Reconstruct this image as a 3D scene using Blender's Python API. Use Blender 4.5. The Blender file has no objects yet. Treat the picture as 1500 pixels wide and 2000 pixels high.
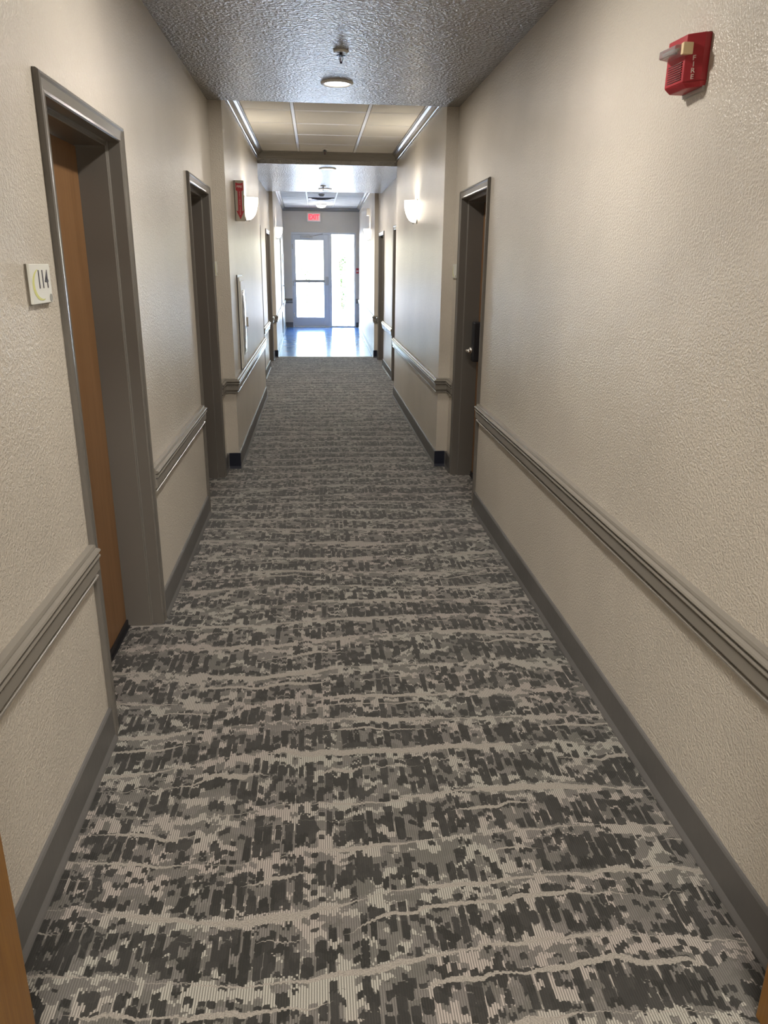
import bpy, bmesh, math, random
from mathutils import Vector, Matrix

random.seed(7)
SC = bpy.context.scene
COL = SC.collection
PI = math.pi

# ------------------------------------------------------------------ camera
cam_data = bpy.data.cameras.new('camera')
cam = bpy.data.objects.new('camera', cam_data)
COL.objects.link(cam)
CAM_H = 1.58
_r = Vector((0.99616814, -0.08686164, 0.01020281))
_u = Vector((0.01755847, 0.3129112, 0.94962007))
_f = Vector((0.08567813, 0.94580211, -0.31323732))
M = Matrix.Identity(4)
for i in range(3):
    M[i][0] = _r[i]; M[i][1] = _u[i]; M[i][2] = -_f[i]
M[2][3] = CAM_H
cam.matrix_world = M
cam_data.sensor_fit = 'VERTICAL'
cam_data.sensor_height = 36.0
cam_data.lens = 1463.39 * 36.0 / 2000.0
cam_data.clip_start = 0.02
cam_data.clip_end = 300
SC.camera = cam

# ------------------------------------------------------------------ world, sun, exposure
world = bpy.data.worlds.new('world'); SC.world = world
world.use_nodes = True
wn = world.node_tree
bgn = wn.nodes['Background']
sky = wn.nodes.new('ShaderNodeTexSky')
sky.sky_type = 'NISHITA'
sky.sun_disc = False
sky.sun_elevation = math.radians(48)
sky.sun_rotation = math.radians(-75)
sky.air_density = 1.0; sky.dust_density = 2.0
wn.links.new(sky.outputs[0], bgn.inputs[0])
SKY_STRENGTH = 4.6
bgn.inputs[1].default_value = SKY_STRENGTH

sun_d = bpy.data.lights.new('sun', 'SUN'); sun = bpy.data.objects.new('sun', sun_d)
COL.objects.link(sun)
sun_d.energy = 18.0; sun_d.angle = math.radians(0.6); sun_d.color = (1.0, 0.96, 0.9)
sun.rotation_euler = (math.radians(12), math.radians(-40), 0)
sun.location = (-20, 24, 30)

SC.view_settings.view_transform = 'Standard'
SC.view_settings.look = 'None'
SC.view_settings.gamma = 1.0
SC.view_settings.use_curve_mapping = False
SC.view_settings.exposure = 0.2

CAN_POWER = 24.0
CAN_COLOR = (1.0, 0.93, 0.84)
SCONCE_POWER = 10.0
LOBBY_POWER = 72.0
SCONCE_COLOR = (1.0, 0.90, 0.75)

# ------------------------------------------------------------------ dimensions (metres)
XL, XR = -0.735, 1.055            # wide stretch with the near doors
XL2, XR2 = -0.638, 0.965          # narrow stretch with sconces
XLW, XRW = -0.745, 1.080          # second wide stretch
Y0, Y1, Y2, Y3, Y4 = 1.15, 5.97, 9.45, 13.6, 20.4
CZ, TZ, VZ = 2.665, 2.795, 2.93    # textured soffit, tile ceiling, vestibule tile ceiling
TH = 0.24                         # wall thickness


# ------------------------------------------------------------------ mesh helpers
class MB:
    def __init__(self):
        self.v = []; self.f = []; self.smooth = False

    def add(self, vs, fs):
        o = len(self.v)
        self.v += [tuple(p) for p in vs]
        self.f += [tuple(i + o for i in q) for q in fs]
        return self

    def box(self, x0, x1, y0, y1, z0, z1):
        if x0 > x1: x0, x1 = x1, x0
        if y0 > y1: y0, y1 = y1, y0
        if z0 > z1: z0, z1 = z1, z0
        vs = [(x0, y0, z0), (x1, y0, z0), (x1, y1, z0), (x0, y1, z0), (x0, y0, z1), (x1, y0, z1), (x1, y1, z1), (x0, y1, z1)]
        return self.add(vs, [(0, 3, 2, 1), (4, 5, 6, 7), (0, 1, 5, 4), (1, 2, 6, 5), (2, 3, 7, 6), (3, 0, 4, 7)])

    def hexa(self, b, t):                 # prism between two polygons of equal length
        n = len(b)
        fs = [tuple(range(n))[::-1], tuple(range(n, 2 * n))]
        fs += [(i, (i + 1) % n, n + (i + 1) % n, n + i) for i in range(n)]
        return self.add(list(b) + list(t), fs)

    def lathe(self, prof, n=24, axis='z', c=(0, 0, 0), a0=0, a1=2 * PI):
        full = abs(a1 - a0 - 2 * PI) < 1e-6
        m = n if full else n + 1
        vs = []
        for (r, h) in prof:
            for k in range(m):
                a = a0 + (a1 - a0) * k / n
                x, y, z = r * math.cos(a), r * math.sin(a), h
                if axis == 'y': x, y, z = x, h, y
                if axis == 'x': x, y, z = h, x, y
                vs.append((c[0] + x, c[1] + y, c[2] + z))
        fs = []
        for i in range(len(prof) - 1):
            for k in range(n if full else m - 1):
                k2 = (k + 1) % m
                fs.append((i * m + k, i * m + k2, (i + 1) * m + k2, (i + 1) * m + k))
        return self.add(vs, fs)

    def tube(self, pts, r, n=10):
        pts = [Vector(p) for p in pts]
        vs = []; fs = []
        for i, p in enumerate(pts):
            d = (pts[min(i + 1, len(pts) - 1)] - pts[max(i - 1, 0)]).normalized()
            a = d.orthogonal().normalized() if i == 0 else (pa - d * pa.dot(d)).normalized()
            pa = a
            b = d.cross(a)
            for k in range(n):
                t = 2 * PI * k / n
                vs.append(p + (a * math.cos(t) + b * math.sin(t)) * r)
        for i in range(len(pts) - 1):
            for k in range(n):
                fs.append((i * n + k, i * n + (k + 1) % n, (i + 1) * n + (k + 1) % n, (i + 1) * n + k))
        fs.append(tuple(range(n))[::-1]); fs.append(tuple((len(pts) - 1) * n + k for k in range(n)))
        return self.add(vs, fs)

    def sweep(self, prof, path, side):
        """prof: closed list of (offset from wall, z); path: xy polyline; side +1 = offset to the left of travel"""
        P = [Vector(p) for p in path]
        n = len(prof); vs = []; fs = []
        for i, p in enumerate(P):
            ds = []
            if i > 0: ds.append((P[i] - P[i - 1]).normalized())
            if i < len(P) - 1: ds.append((P[i + 1] - P[i]).normalized())
            ns = [Vector((-d.y, d.x)) * side for d in ds]
            m = ns[0] if len(ns) == 1 else (ns[0] + ns[1]) / (1 + ns[0].dot(ns[1]))
            for (o, z) in prof:
                vs.append((p.x + m.x * o, p.y + m.y * o, z))
        for i in range(len(P) - 1):
            for k in range(n):
                fs.append((i * n + k, i * n + (k + 1) % n, (i + 1) * n + (k + 1) % n, (i + 1) * n + k))
        fs.append(tuple(range(n))[::-1]); fs.append(tuple((len(P) - 1) * n + k for k in range(n)))
        return self.add(vs, fs)

    def build(self, name, mat, parent=None, bevel=0.0, smooth=False, seg=2):
        me = bpy.data.meshes.new(name)
        me.from_pydata(self.v, [], self.f)
        bm = bmesh.new(); bm.from_mesh(me)
        bmesh.ops.recalc_face_normals(bm, faces=bm.faces)
        bm.to_mesh(me); bm.free()
        me.materials.append(mat)
        if smooth:
            for q in me.polygons: q.use_smooth = True
        o = bpy.data.objects.new(name, me); COL.objects.link(o)
        if parent: o.parent = parent
        if bevel:
            b = o.modifiers.new('bevel', 'BEVEL'); b.width = bevel; b.segments = seg; b.limit_method = 'ANGLE'; b.angle_limit = math.radians(40)
        return o


def tag(o, label=None, cat=None, group=None, kind=None):
    if label: o['label'] = label
    if cat: o['category'] = cat
    if group: o['group'] = group
    if kind: o['kind'] = kind
    return o


def thing(name, loc, rz=0.0, label=None, cat=None, group=None, kind=None):
    o = bpy.data.objects.new(name, None); COL.objects.link(o)
    o.empty_display_size = 0.05
    o.location = loc; o.rotation_euler = (0, 0, rz)
    return tag(o, label, cat, group, kind)


def copy_tree(o, parent=None):
    c = o.copy(); COL.objects.link(c); c.parent = parent
    for ch in list(o.children): copy_tree(ch, c)
    return c


def text(name, body, size, mat, parent, origin, xdir, ydir, depth=0.0015, align='CENTER', sx=1.0, bold=0.0, spacing=1.0):
    """flat raised lettering; xdir = reading direction, ydir = up, in the parent's frame"""
    cu = bpy.data.curves.new(name, 'FONT'); cu.body = body; cu.size = size
    cu.extrude = depth; cu.align_x = align; cu.align_y = 'CENTER'; cu.offset = bold; cu.space_line = spacing
    cu.resolution_u = 3
    t = bpy.data.objects.new(name, cu); COL.objects.link(t)
    dg = bpy.context.evaluated_depsgraph_get(); dg.update()
    me = bpy.data.meshes.new_from_object(t.evaluated_get(dg))
    bpy.data.objects.remove(t); bpy.data.curves.remove(cu)
    x = Vector(xdir).normalized(); y = Vector(ydir).normalized(); z = x.cross(y)
    o3 = Vector(origin)
    for v in me.vertices:
        v.co = o3 + x * (v.co.x * sx) + y * v.co.y + z * v.co.z
    me.name = name
    me.materials.clear(); me.materials.append(mat)
    ob = bpy.data.objects.new(name, me); COL.objects.link(ob); ob.parent = parent
    return ob


# ------------------------------------------------------------------ node helpers
class S:
    """a socket with arithmetic"""
    def __init__(self, nt, s): self.nt = nt; self.s = s
    def _m(self, op, *others):
        n = self.nt.nodes.new('ShaderNodeMath'); n.operation = op
        for i, a in enumerate((self,) + others):
            if isinstance(a, S): self.nt.links.new(a.s, n.inputs[i])
            else: n.inputs[i].default_value = a
        return S(self.nt, n.outputs[0])
    def __add__(self, o): return self._m('ADD', o)
    def __sub__(self, o): return self._m('SUBTRACT', o)
    def __mul__(self, o): return self._m('MULTIPLY', o)
    def __truediv__(self, o): return self._m('DIVIDE', o)
    def floor(self): return self._m('FLOOR')
    def fract(self): return self._m('FRACT')
    def sin(self): return self._m('SINE')
    def lt(self, o): return self._m('LESS_THAN', o)
    def gt(self, o): return self._m('GREATER_THAN', o)
    def max(self, o): return self._m('MAXIMUM', o)
    def min(self, o): return self._m('MINIMUM', o)
    def abs(self): return self._m('ABSOLUTE')
    def step(self, a, b):                # smooth step from a to b
        n = self.nt.nodes.new('ShaderNodeMapRange'); n.interpolation_type = 'SMOOTHSTEP'
        self.nt.links.new(self.s, n.inputs[0])
        n.inputs[1].default_value = a; n.inputs[2].default_value = b
        return S(self.nt, n.outputs[0])


def vec(nt, x, y, z=0.0):
    n = nt.nodes.new('ShaderNodeCombineXYZ')
    for i, a in enumerate((x, y, z)):
        if isinstance(a, S): nt.links.new(a.s, n.inputs[i])
        else: n.inputs[i].default_value = a
    return n.outputs[0]


def noise(nt, v, scale=1.0, detail=2.0, dim='3D', rough=0.5):
    n = nt.nodes.new('ShaderNodeTexNoise'); n.noise_dimensions = dim
    n.inputs['Scale'].default_value = scale; n.inputs['Detail'].default_value = detail; n.inputs['Roughness'].default_value = rough
    if v is not None: nt.links.new(v, n.inputs['Vector'])
    return S(nt, n.outputs[0])


def white(nt, w):
    n = nt.nodes.new('ShaderNodeTexWhiteNoise'); n.noise_dimensions = '1D'
    nt.links.new(w.s, n.inputs['W'])
    return S(nt, n.outputs[0])


def voro(nt, v, rand=0.9):
    n = nt.nodes.new('ShaderNodeTexVoronoi'); n.voronoi_dimensions = '2D'; n.distance = 'CHEBYCHEV'
    n.inputs['Scale'].default_value = 1.0; n.inputs['Randomness'].default_value = rand
    nt.links.new(v, n.inputs['Vector'])
    sp = nt.nodes.new('ShaderNodeSeparateColor'); nt.links.new(n.outputs['Color'], sp.inputs[0])
    return [S(nt, sp.outputs[i]) for i in range(3)]


def mixc(nt, fac, a, b, blend='MIX'):
    n = nt.nodes.new('ShaderNodeMix'); n.data_type = 'RGBA'; n.blend_type = blend
    if isinstance(fac, S): nt.links.new(fac.s, n.inputs[0])
    else: n.inputs[0].default_value = fac
    for i, c in ((6, a), (7, b)):
        if isinstance(c, tuple): n.inputs[i].default_value = (*c, 1)
        else: nt.links.new(c, n.inputs[i])
    return n.outputs[2]


def mat(name, color, rough=0.5, metal=0.0, spec=0.5, emit=None, estr=0.0):
    m = bpy.data.materials.new(name); m.use_nodes = True
    b = m.node_tree.nodes['Principled BSDF']
    b.inputs['Base Color'].default_value = (*color, 1)
    b.inputs['Roughness'].default_value = rough
    b.inputs['Metallic'].default_value = metal
    b.inputs['Specular IOR Level'].default_value = spec
    if emit:
        b.inputs['Emission Color'].default_value = (*emit, 1); b.inputs['Emission Strength'].default_value = estr
    return m


def obj_xyz(nt):
    tc = nt.nodes.new('ShaderNodeTexCoord')
    sp = nt.nodes.new('ShaderNodeSeparateXYZ'); nt.links.new(tc.outputs['Object'], sp.inputs[0])
    return tc.outputs['Object'], [S(nt, sp.outputs[i]) for i in range(3)]


def add_bump(m, h, strength, dist):
    nt = m.node_tree
    b = nt.nodes['Principled BSDF']
    n = nt.nodes.new('ShaderNodeBump'); n.inputs['Strength'].default_value = strength; n.inputs['Distance'].default_value = dist
    nt.links.new(h.s, n.inputs['Height']); nt.links.new(n.outputs[0], b.inputs['Normal'])


def paint(name, color, rough, scale, strength, dist, var=0.05, spec=0.5):
    """painted textured drywall: slight mottle plus orange-peel relief"""
    m = mat(name, color, rough, spec=spec); nt = m.node_tree; b = nt.nodes['Principled BSDF']
    o, _ = obj_xyz(nt)
    big = noise(nt, o, 1.7, 3)
    c = mixc(nt, big.step(0.3, 0.7), tuple(x * (1 - var) for x in color), tuple(min(1, x * (1 + var)) for x in color))
    nt.links.new(c, b.inputs['Base Color'])
    h = noise(nt, o, scale, 2.0, rough=0.55).step(0.36, 0.66)
    add_bump(m, h, strength, dist)
    return m


def wood(name, c1, c2, rough, along='z', scale=1.0):
    m = mat(name, c1, rough); nt = m.node_tree; b = nt.nodes['Principled BSDF']
    o, (x, y, z) = obj_xyz(nt)
    v = vec(nt, x * (38 * scale), y * (38 * scale), z * (1.6 * scale))
    n1 = noise(nt, v, 1.0, 4, rough=0.6)
    n2 = noise(nt, vec(nt, x * 5, y * 5, z * 0.5), 1.0, 2)
    n3 = noise(nt, vec(nt, x * 260, y * 260, z * 9), 1.0, 2)
    f = (n1 * 0.5 + n2 * 0.3 + n3 * 0.35).step(0.36, 0.78)
    nt.links.new(mixc(nt, f, c1, c2), b.inputs['Base Color'])
    return m


WALL = paint('wall_paint', (0.585, 0.54, 0.47), 0.34, 130.0, 0.4, 0.004)
CEIL = paint('ceiling_paint', (0.42, 0.41, 0.395), 0.24, 56.0, 0.95, 0.007)
TRIM = mat('trim_paint', (0.138, 0.128, 0.114), 0.28)
TRIMH = mat('rail_paint', (0.235, 0.218, 0.19), 0.26)
BASE = paint('vinyl_base', (0.118, 0.115, 0.112), 0.45, 25, 0.1, 0.002, var=0.12)
DOORWOOD = wood('door_veneer', (0.235, 0.125, 0.055), (0.175, 0.088, 0.034), 0.4)
OAK = wood('oak_frame', (0.245, 0.122, 0.027), (0.16, 0.07, 0.014), 0.4, scale=1.4)
TILE = paint('ceiling_tile', (0.74, 0.71, 0.65), 0.75, 160, 0.35, 0.002)
GRID = mat('ceiling_grid', (0.82, 0.8, 0.76), 0.4)
WHITE = mat('white_plastic', (0.8, 0.79, 0.75), 0.35)
BLACK = mat('black_rubber', (0.012, 0.012, 0.014), 0.5)
DARKP = mat('dark_plastic', (0.02, 0.022, 0.028), 0.3)
CHROME = mat('satin_chrome', (0.7, 0.69, 0.67), 0.25, metal=1.0)
BACKLITM = mat('backlit_dark_metal', (0.06, 0.06, 0.07), 0.35, metal=0.6)  # sprinkler metal, its backlit shade painted into the base colour
VENTM = mat('vent_grey', (0.2, 0.2, 0.21), 0.5)
STEEL = mat('painted_steel', (0.42, 0.41, 0.4), 0.4)
ALU = mat('anodised_aluminium', (0.58, 0.60, 0.63), 0.4, metal=0.1)
RED = mat('red_plastic', (0.40, 0.026, 0.038), 0.38)
DKRED = mat('dark_slot', (0.09, 0.006, 0.008), 0.5)
PALE = mat('pale_print', (0.72, 0.6, 0.55), 0.5)
CREAM = mat('cream_reflector', (0.85, 0.68, 0.42), 0.3)
SIGNW = mat('sign_face', (0.72, 0.73, 0.68), 0.3)
SIGNBACK = mat('sign_back', (0.16, 0.14, 0.11), 0.4)
YEL = mat('yellow_print', (0.62, 0.63, 0.22), 0.4)
YEL2 = mat('light_yellow_print', (0.66, 0.68, 0.36), 0.4)
INK = mat('grey_ink', (0.05, 0.048, 0.06), 0.4)
GREYINK = mat('mid_grey_ink', (0.3, 0.3, 0.28), 0.4)
TANPLATE = mat('tan_sign_plate', (0.40, 0.36, 0.29), 0.35)
SHADE = mat('opal_glass_shade', (0.9, 0.88, 0.82), 0.3, emit=(1.0, 0.9, 0.76), estr=6.5)
LENS = mat('lamp_lens', (0.9, 0.9, 0.88), 0.3, emit=(1.0, 0.93, 0.84), estr=5.0)
EXITRED = mat('lit_red_letter', (0.7, 0.02, 0.03), 0.4, emit=(1.0, 0.03, 0.06), estr=1.4)
EXITFACE = mat('exit_face', (0.65, 0.45, 0.43), 0.4, emit=(1.0, 0.35, 0.35), estr=0.25)
CLEAR = mat('clear_polycarbonate', (0.93, 0.95, 0.97), 0.06)
CLEAR.node_tree.nodes['Principled BSDF'].inputs['Transmission Weight'].default_value = 0.75
CONC = paint('concrete', (0.62, 0.6, 0.56), 0.8, 20, 0.2, 0.003)
LEAF = mat('leaf', (0.035, 0.085, 0.015), 0.6)
BARK = mat('bark', (0.2, 0.14, 0.09), 0.8)

GLASS = bpy.data.materials.new('window_glass'); GLASS.use_nodes = True
gnt = GLASS.node_tree
for n in list(gnt.nodes): gnt.nodes.remove(n)
g_o = gnt.nodes.new('ShaderNodeOutputMaterial'); g_m = gnt.nodes.new('ShaderNodeMixShader')
g_t = gnt.nodes.new('ShaderNodeBsdfTransparent'); g_g = gnt.nodes.new('ShaderNodeBsdfGlossy'); g_f = gnt.nodes.new('ShaderNodeFresnel')
g_g.inputs['Roughness'].default_value = 0.02; g_t.inputs[0].default_value = (0.95, 0.97, 0.98, 1); g_f.inputs[0].default_value = 1.3
gnt.links.new(g_f.outputs[0], g_m.inputs[0]); gnt.links.new(g_t.outputs[0], g_m.inputs[1]); gnt.links.new(g_g.outputs[0], g_m.inputs[2])
gnt.links.new(g_m.outputs[0], g_o.inputs[0])


def white2(nt, x, y):
    n = nt.nodes.new('ShaderNodeTexWhiteNoise'); n.noise_dimensions = '2D'
    nt.links.new(vec(nt, x, y), n.inputs['Vector'])
    sp = nt.nodes.new('ShaderNodeSeparateColor'); nt.links.new(n.outputs['Color'], sp.inputs[0])
    return [S(nt, sp.outputs[i]) for i in range(3)]


def carpet_mat():
    m = mat('patterned_carpet', (0.2, 0.2, 0.18), 0.92, spec=0.15); nt = m.node_tree; b = nt.nodes['Principled BSDF']
    o, (x, y, z) = obj_xyz(nt)
    RIB = 0.0062
    xr = (x / RIB).floor()
    jit = white(nt, xr) - 0.5
    yj = y + jit * 0.013
    low = noise(nt, vec(nt, x * 1.0, y * 1.6), 1.0, 1.0, '2D') - 0.5
    fine = noise(nt, vec(nt, x * 10.0, y * 4.0), 1.0, 1.0, '2D') - 0.5
    slow = noise(nt, vec(nt, 0.3, y * 1.1), 1.0, 1.0, '2D') - 0.5
    wy = y + low * 0.20 + slow * 0.30 + fine * 0.030 + jit * 0.005
    t = wy / 0.21
    fr = t.fract(); bid = t.floor()
    brnd = white(nt, bid)
    inv = fr * -1.0 + 1.0
    dens = inv.step(0.08, 0.42) * inv.step(1.0, 0.90)
    patch = noise(nt, vec(nt, x * 3.3, y * 2.4), 1.0, 2.0, '2D').step(0.32, 0.62)
    dens = dens * (brnd * 0.35 + 0.75) * (patch * 0.55 + 0.6)

    def tufts(w, l, dn, gap):
        u = x / w + fine * 0.5
        c_ = u.floor(); fu = (u.fract() - 0.5).abs()
        v = yj / l + white(nt, c_) * 7.0
        fv = (v.fract() - 0.5).abs()
        r = white2(nt, c_, v.floor())
        full = fu.lt(r[1] * 0.22 + gap)
        return r[0].lt(dn) * full * fv.lt(fu * fu * -1.3 + 0.62), r
    dA, rA = tufts(0.030, 0.042, dens * 0.46, 0.29)
    dB, rB = tufts(0.021, 0.019, dens * 0.18 + 0.12, 0.33)
    dD, rD = tufts(0.026, 0.095, dens * 0.19, 0.27)
    A = voro(nt, vec(nt, x / 0.042, yj / 0.036), 0.9)
    C = voro(nt, vec(nt, x / 0.055 + 3.1, yj / 0.026), 1.0)
    dark = dA.max(dB).max(dD).max(A[0].lt(dens * 0.06))
    mid = A[1].lt(dens * 0.34 + 0.05).max(C[1].lt(0.24)).max(rB[1].lt(0.20)).max(rA[2].lt(dens * 0.3))
    tone = noise(nt, vec(nt, x * 2.0 + 11.0, y * 2.6), 1.0, 2.0, '2D')
    light = mixc(nt, tone.step(0.35, 0.65), (0.40, 0.388, 0.342), (0.395, 0.352, 0.32))
    midc = mixc(nt, C[2], (0.10, 0.098, 0.087), (0.165, 0.152, 0.145))
    darkc = mixc(nt, A[2], (0.017, 0.017, 0.015), (0.036, 0.035, 0.033))
    col = mixc(nt, mid * 0.9, light, midc)
    # ribs of the loop pile
    rib = ((x / RIB).fract() - 0.5).abs() * 2.0
    ribf = rib.step(0.20, 0.80)
    col = mixc(nt, ribf * 0.66, col, (0.075, 0.071, 0.064))
    col = mixc(nt, dark * 0.96, col, darkc)
    # plush pale lines wandering across the corridor
    wob = noise(nt, vec(nt, x * 2.0, bid * 3.7), 1.0, 1.0, '2D')
    wid = wob.step(0.36, 0.76) * 0.13 + 0.008
    band = inv.lt(wid)
    b2 = (t + 0.42 + fine * 0.10).fract()
    wob2 = noise(nt, vec(nt, x * 2.6 + 5.0, bid * 5.1), 1.0, 1.0, '2D')
    band2 = b2.lt(wob2.step(0.46, 0.72) * 0.085)
    plush = mixc(nt, noise(nt, o, 260, 2).step(0.3, 0.7), (0.22, 0.205, 0.18), (0.34, 0.312, 0.275))
    col = mixc(nt, band.max(band2), col, plush)
    fuzz = noise(nt, o, 600, 1)
    col = mixc(nt, 0.35, col, mixc(nt, fuzz.step(0.3, 0.7), (0.4, 0.4, 0.4), (1, 1, 1)), 'MULTIPLY')
    nt.links.new(col, b.inputs['Base Color'])
    b.inputs['Sheen Weight'].default_value = 0.32; b.inputs['Sheen Roughness'].default_value = 0.45
    h = (ribf * -1.0 + 1.0) * 0.6 - dark * 0.5 + noise(nt, o, 500, 1) * 0.3
    add_bump(m, h, 0.35, 0.003)
    return m


def vinyl_mat():
    m = mat('vestibule_vinyl', (0.36, 0.45, 0.56), 0.18); nt = m.node_tree; b = nt.nodes['Principled BSDF']
    o, (x, y, z) = obj_xyz(nt)
    n1 = noise(nt, vec(nt, x * 2, y * 9), 1.0, 3)
    nt.links.new(mixc(nt, n1.step(0.3, 0.7), (0.07, 0.23, 0.58), (0.11, 0.30, 0.64)), b.inputs['Base Color'])
    seam = ((y / 0.305).fract() - 0.5).abs()
    h = seam.gt(0.494) * -1.0 + noise(nt, o, 6, 2) * 0.3
    add_bump(m, h, 0.12, 0.002)
    return m


CARPET = carpet_mat()
VINYL = vinyl_mat()

# ------------------------------------------------------------------ setting: floor, walls, ceilings
LOBX0, LOBX1, LOBY = -1.7, 2.3, -2.6
floor = MB()
floor.box(LOBX0 - 0.1, LOBX1 + 0.1, LOBY - 0.1, Y3 + 0.1, -0.08, 0.0)
tag(floor.build('floor', CARPET), 'charcoal and beige patterned carpet running down the corridor', None, None, 'structure')
vf = MB().box(-1.3, 1.6, Y3 + 0.1, Y4 + 0.12, -0.08, -0.002)
tag(vf.build('floor_2', VINYL), 'glossy blue grey vinyl floor in front of the exit door', None, None, 'structure')
strip = MB().hexa([(XLW, Y3 + 0.07, 0), (XRW, Y3 + 0.07, 0), (XRW, Y3 + 0.13, -0.002), (XLW, Y3 + 0.13, -0.002)],
                  [(XLW, Y3 + 0.078, 0.006), (XRW, Y3 + 0.078, 0.006), (XRW, Y3 + 0.122, 0.004), (XLW, Y3 + 0.122, 0.004)])
tag(strip.build('trim_1', STEEL), 'thin metal strip where carpet meets vinyl', None, None, 'structure')

# door list: (wall, centre y, half width, outer top)
DW = 0.471
DOORS_L = [(2.779, 2.066), (5.275, 2.085), (10.45, 2.085), (12.66, 2.085)]
DOORS_R = [(5.268, 2.085), (10.36, 2.085), (12.83, 2.085)]


def vest_x(side, y):
    k = (y - Y3) / (Y4 - Y3)
    return (-0.69 - 0.11 * k) if side < 0 else (1.02 + 0.11 * k)


def wall_boxes(mb, xa, xb, ya, yb, h, doors):
    y = ya
    for (c, top) in sorted(doors):
        a, b = c - DW + 0.03, c + DW - 0.03
        if a > yb or b < ya: continue
        mb.box(xa, xb, y, a, 0, h)
        mb.box(xa, xb, a, b, top - 0.03, h)
        y = b
    mb.box(xa, xb, y, yb, 0, h)


WH = 3.0
for side, nm, xw, xn, xv, doors in ((-1, 'wall_left', XL, XL2, XLW, DOORS_L), (1, 'wall_right', XR, XR2, XRW, DOORS_R)):
    out = side * TH
    w = MB()
    wall_boxes(w, xw, xw + out, Y0, Y1, WH, doors)
    w.box(xn, xw + out, Y1, Y2, 0, WH)
    wall_boxes(w, xv, xv + out, Y2, Y3, WH, doors)
    a, b = vest_x(side, Y3), vest_x(side, Y4)
    base = [(a, Y3, 0), (b, Y4, 0), (xv + out, Y4, 0), (xv + out, Y3, 0)]
    w.hexa(base, [(p[0], p[1], WH) for p in base])
    tag(w.build(nm, WALL), 'beige orange-peel textured wall on the %s of the corridor' % ('left' if side < 0 else 'right'), None, None, 'structure')

# end wall with the storefront opening
EX0, EX1, EZ = -0.60, 1.045, 2.345
w = MB()
w.box(-1.2, EX0, Y4, Y4 + 0.16, 0, WH); w.box(EX1, 1.5, Y4, Y4 + 0.16, 0, WH); w.box(EX0, EX1, Y4, Y4 + 0.16, EZ, WH)
tag(w.build('wall_end', WALL), 'grey beige end wall around the glazed exit', None, None, 'structure')

# partition with an oak lined doorway that the camera looks through, and the room behind it
PX0, PX1, PZ = -0.582, 0.947, 2.06
w = MB()
w.box(LOBX0, PX0 - 0.02, Y0 - 0.16, Y0, 0, WH); w.box(PX1 + 0.02, LOBX1, Y0 - 0.16, Y0, 0, WH); w.box(PX0 - 0.02, PX1 + 0.02, Y0 - 0.16, Y0, PZ + 0.02, WH)
tag(w.build('wall_front', WALL), 'beige partition wall around the oak doorway nearest the camera', None, None, 'structure')
w = MB()
w.box(LOBX0 - 0.1, LOBX0, LOBY, Y0, 0, WH); w.box(LOBX1, LOBX1 + 0.1, LOBY, Y0, 0, WH); w.box(LOBX0 - 0.1, LOBX1 + 0.1, LOBY - 0.1, LOBY, 0, WH)
tag(w.build('wall_back', WALL), 'beige walls of the room behind the camera', None, None, 'structure')

c = MB().box(-1.0, 1.4, Y0 - 0.02, Y1, CZ, 3.1)
tag(c.build('ceiling', CEIL), 'grey knockdown textured ceiling over the nearest doors', None, None, 'structure')
Y3C = 12.9
c = MB().box(-1.05, 1.4, Y2, Y3C, CZ, 3.1)
tag(c.build('ceiling_2', CEIL), 'grey textured ceiling over the farther doors', None, None, 'structure')
c = MB().box(LOBX0 - 0.1, LOBX1 + 0.1, LOBY - 0.1, Y0 - 0.02, 2.75, 3.1)
tag(c.build('ceiling_3', CEIL), 'textured ceiling of the room behind the camera', None, None, 'structure')


# suspended ceilings: backing slab, each tile, each grid bar
def tile_ceiling(name, label, x0, x1, ya, yb, z, xs, ystart):
    root = MB().box(x0 - 0.02, x1 + 0.02, ya, yb, z + 0.022, z + 0.2).build(name, WHITE)
    tag(root, label, None, None, 'structure')
    ys = [ya]
    y = ystart
    while y < yb - 0.05:
        ys.append(y); y += 0.61
    ys.append(yb)
    xe = [x0] + xs + [x1]
    for i in range(len(xe) - 1):
        for j in range(len(ys) - 1):
            a, b, c_, d = xe[i] + 0.008, xe[i + 1] - 0.008, ys[j] + 0.008, ys[j + 1] - 0.008
            t = MB(); e = 0.012
            lo = [(a + e, c_ + e, z - 0.002), (b - e, c_ + e, z - 0.002), (b - e, d - e, z - 0.002), (a + e, d - e, z - 0.002)]
            hi = [(a, c_, z + 0.012), (b, c_, z + 0.012), (b, d, z + 0.012), (a, d, z + 0.012)]
            t.hexa(lo, hi); t.hexa(hi, [(p[0], p[1], z + 0.021) for p in hi])
            t.build('ceiling_tile', TILE, root)
    for x in xs:
        MB().box(x - 0.012, x + 0.012, ya, yb, z - 0.004, z + 0.021).build('grid_runner', GRID, root)
    for y in ys[1:-1]:
        for i in range(len(xe) - 1):
            MB().box(xe[i] + 0.012, xe[i + 1] - 0.012, y - 0.009, y + 0.009, z - 0.002, z + 0.021).build('grid_cross_bar', GRID, root)
    return root


tile_ceiling('ceiling_4', 'suspended ceiling of beige tiles above the nearer pair of sconces', XL2, XR2, Y1, Y2, TZ, [-0.165, 0.466], 6.40)
tile_ceiling('ceiling_5', 'suspended tile ceiling of the vestibule before the exit door', -0.80, 1.13, Y3C, Y4, VZ, [-0.15, 0.46], 13.5)

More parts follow.
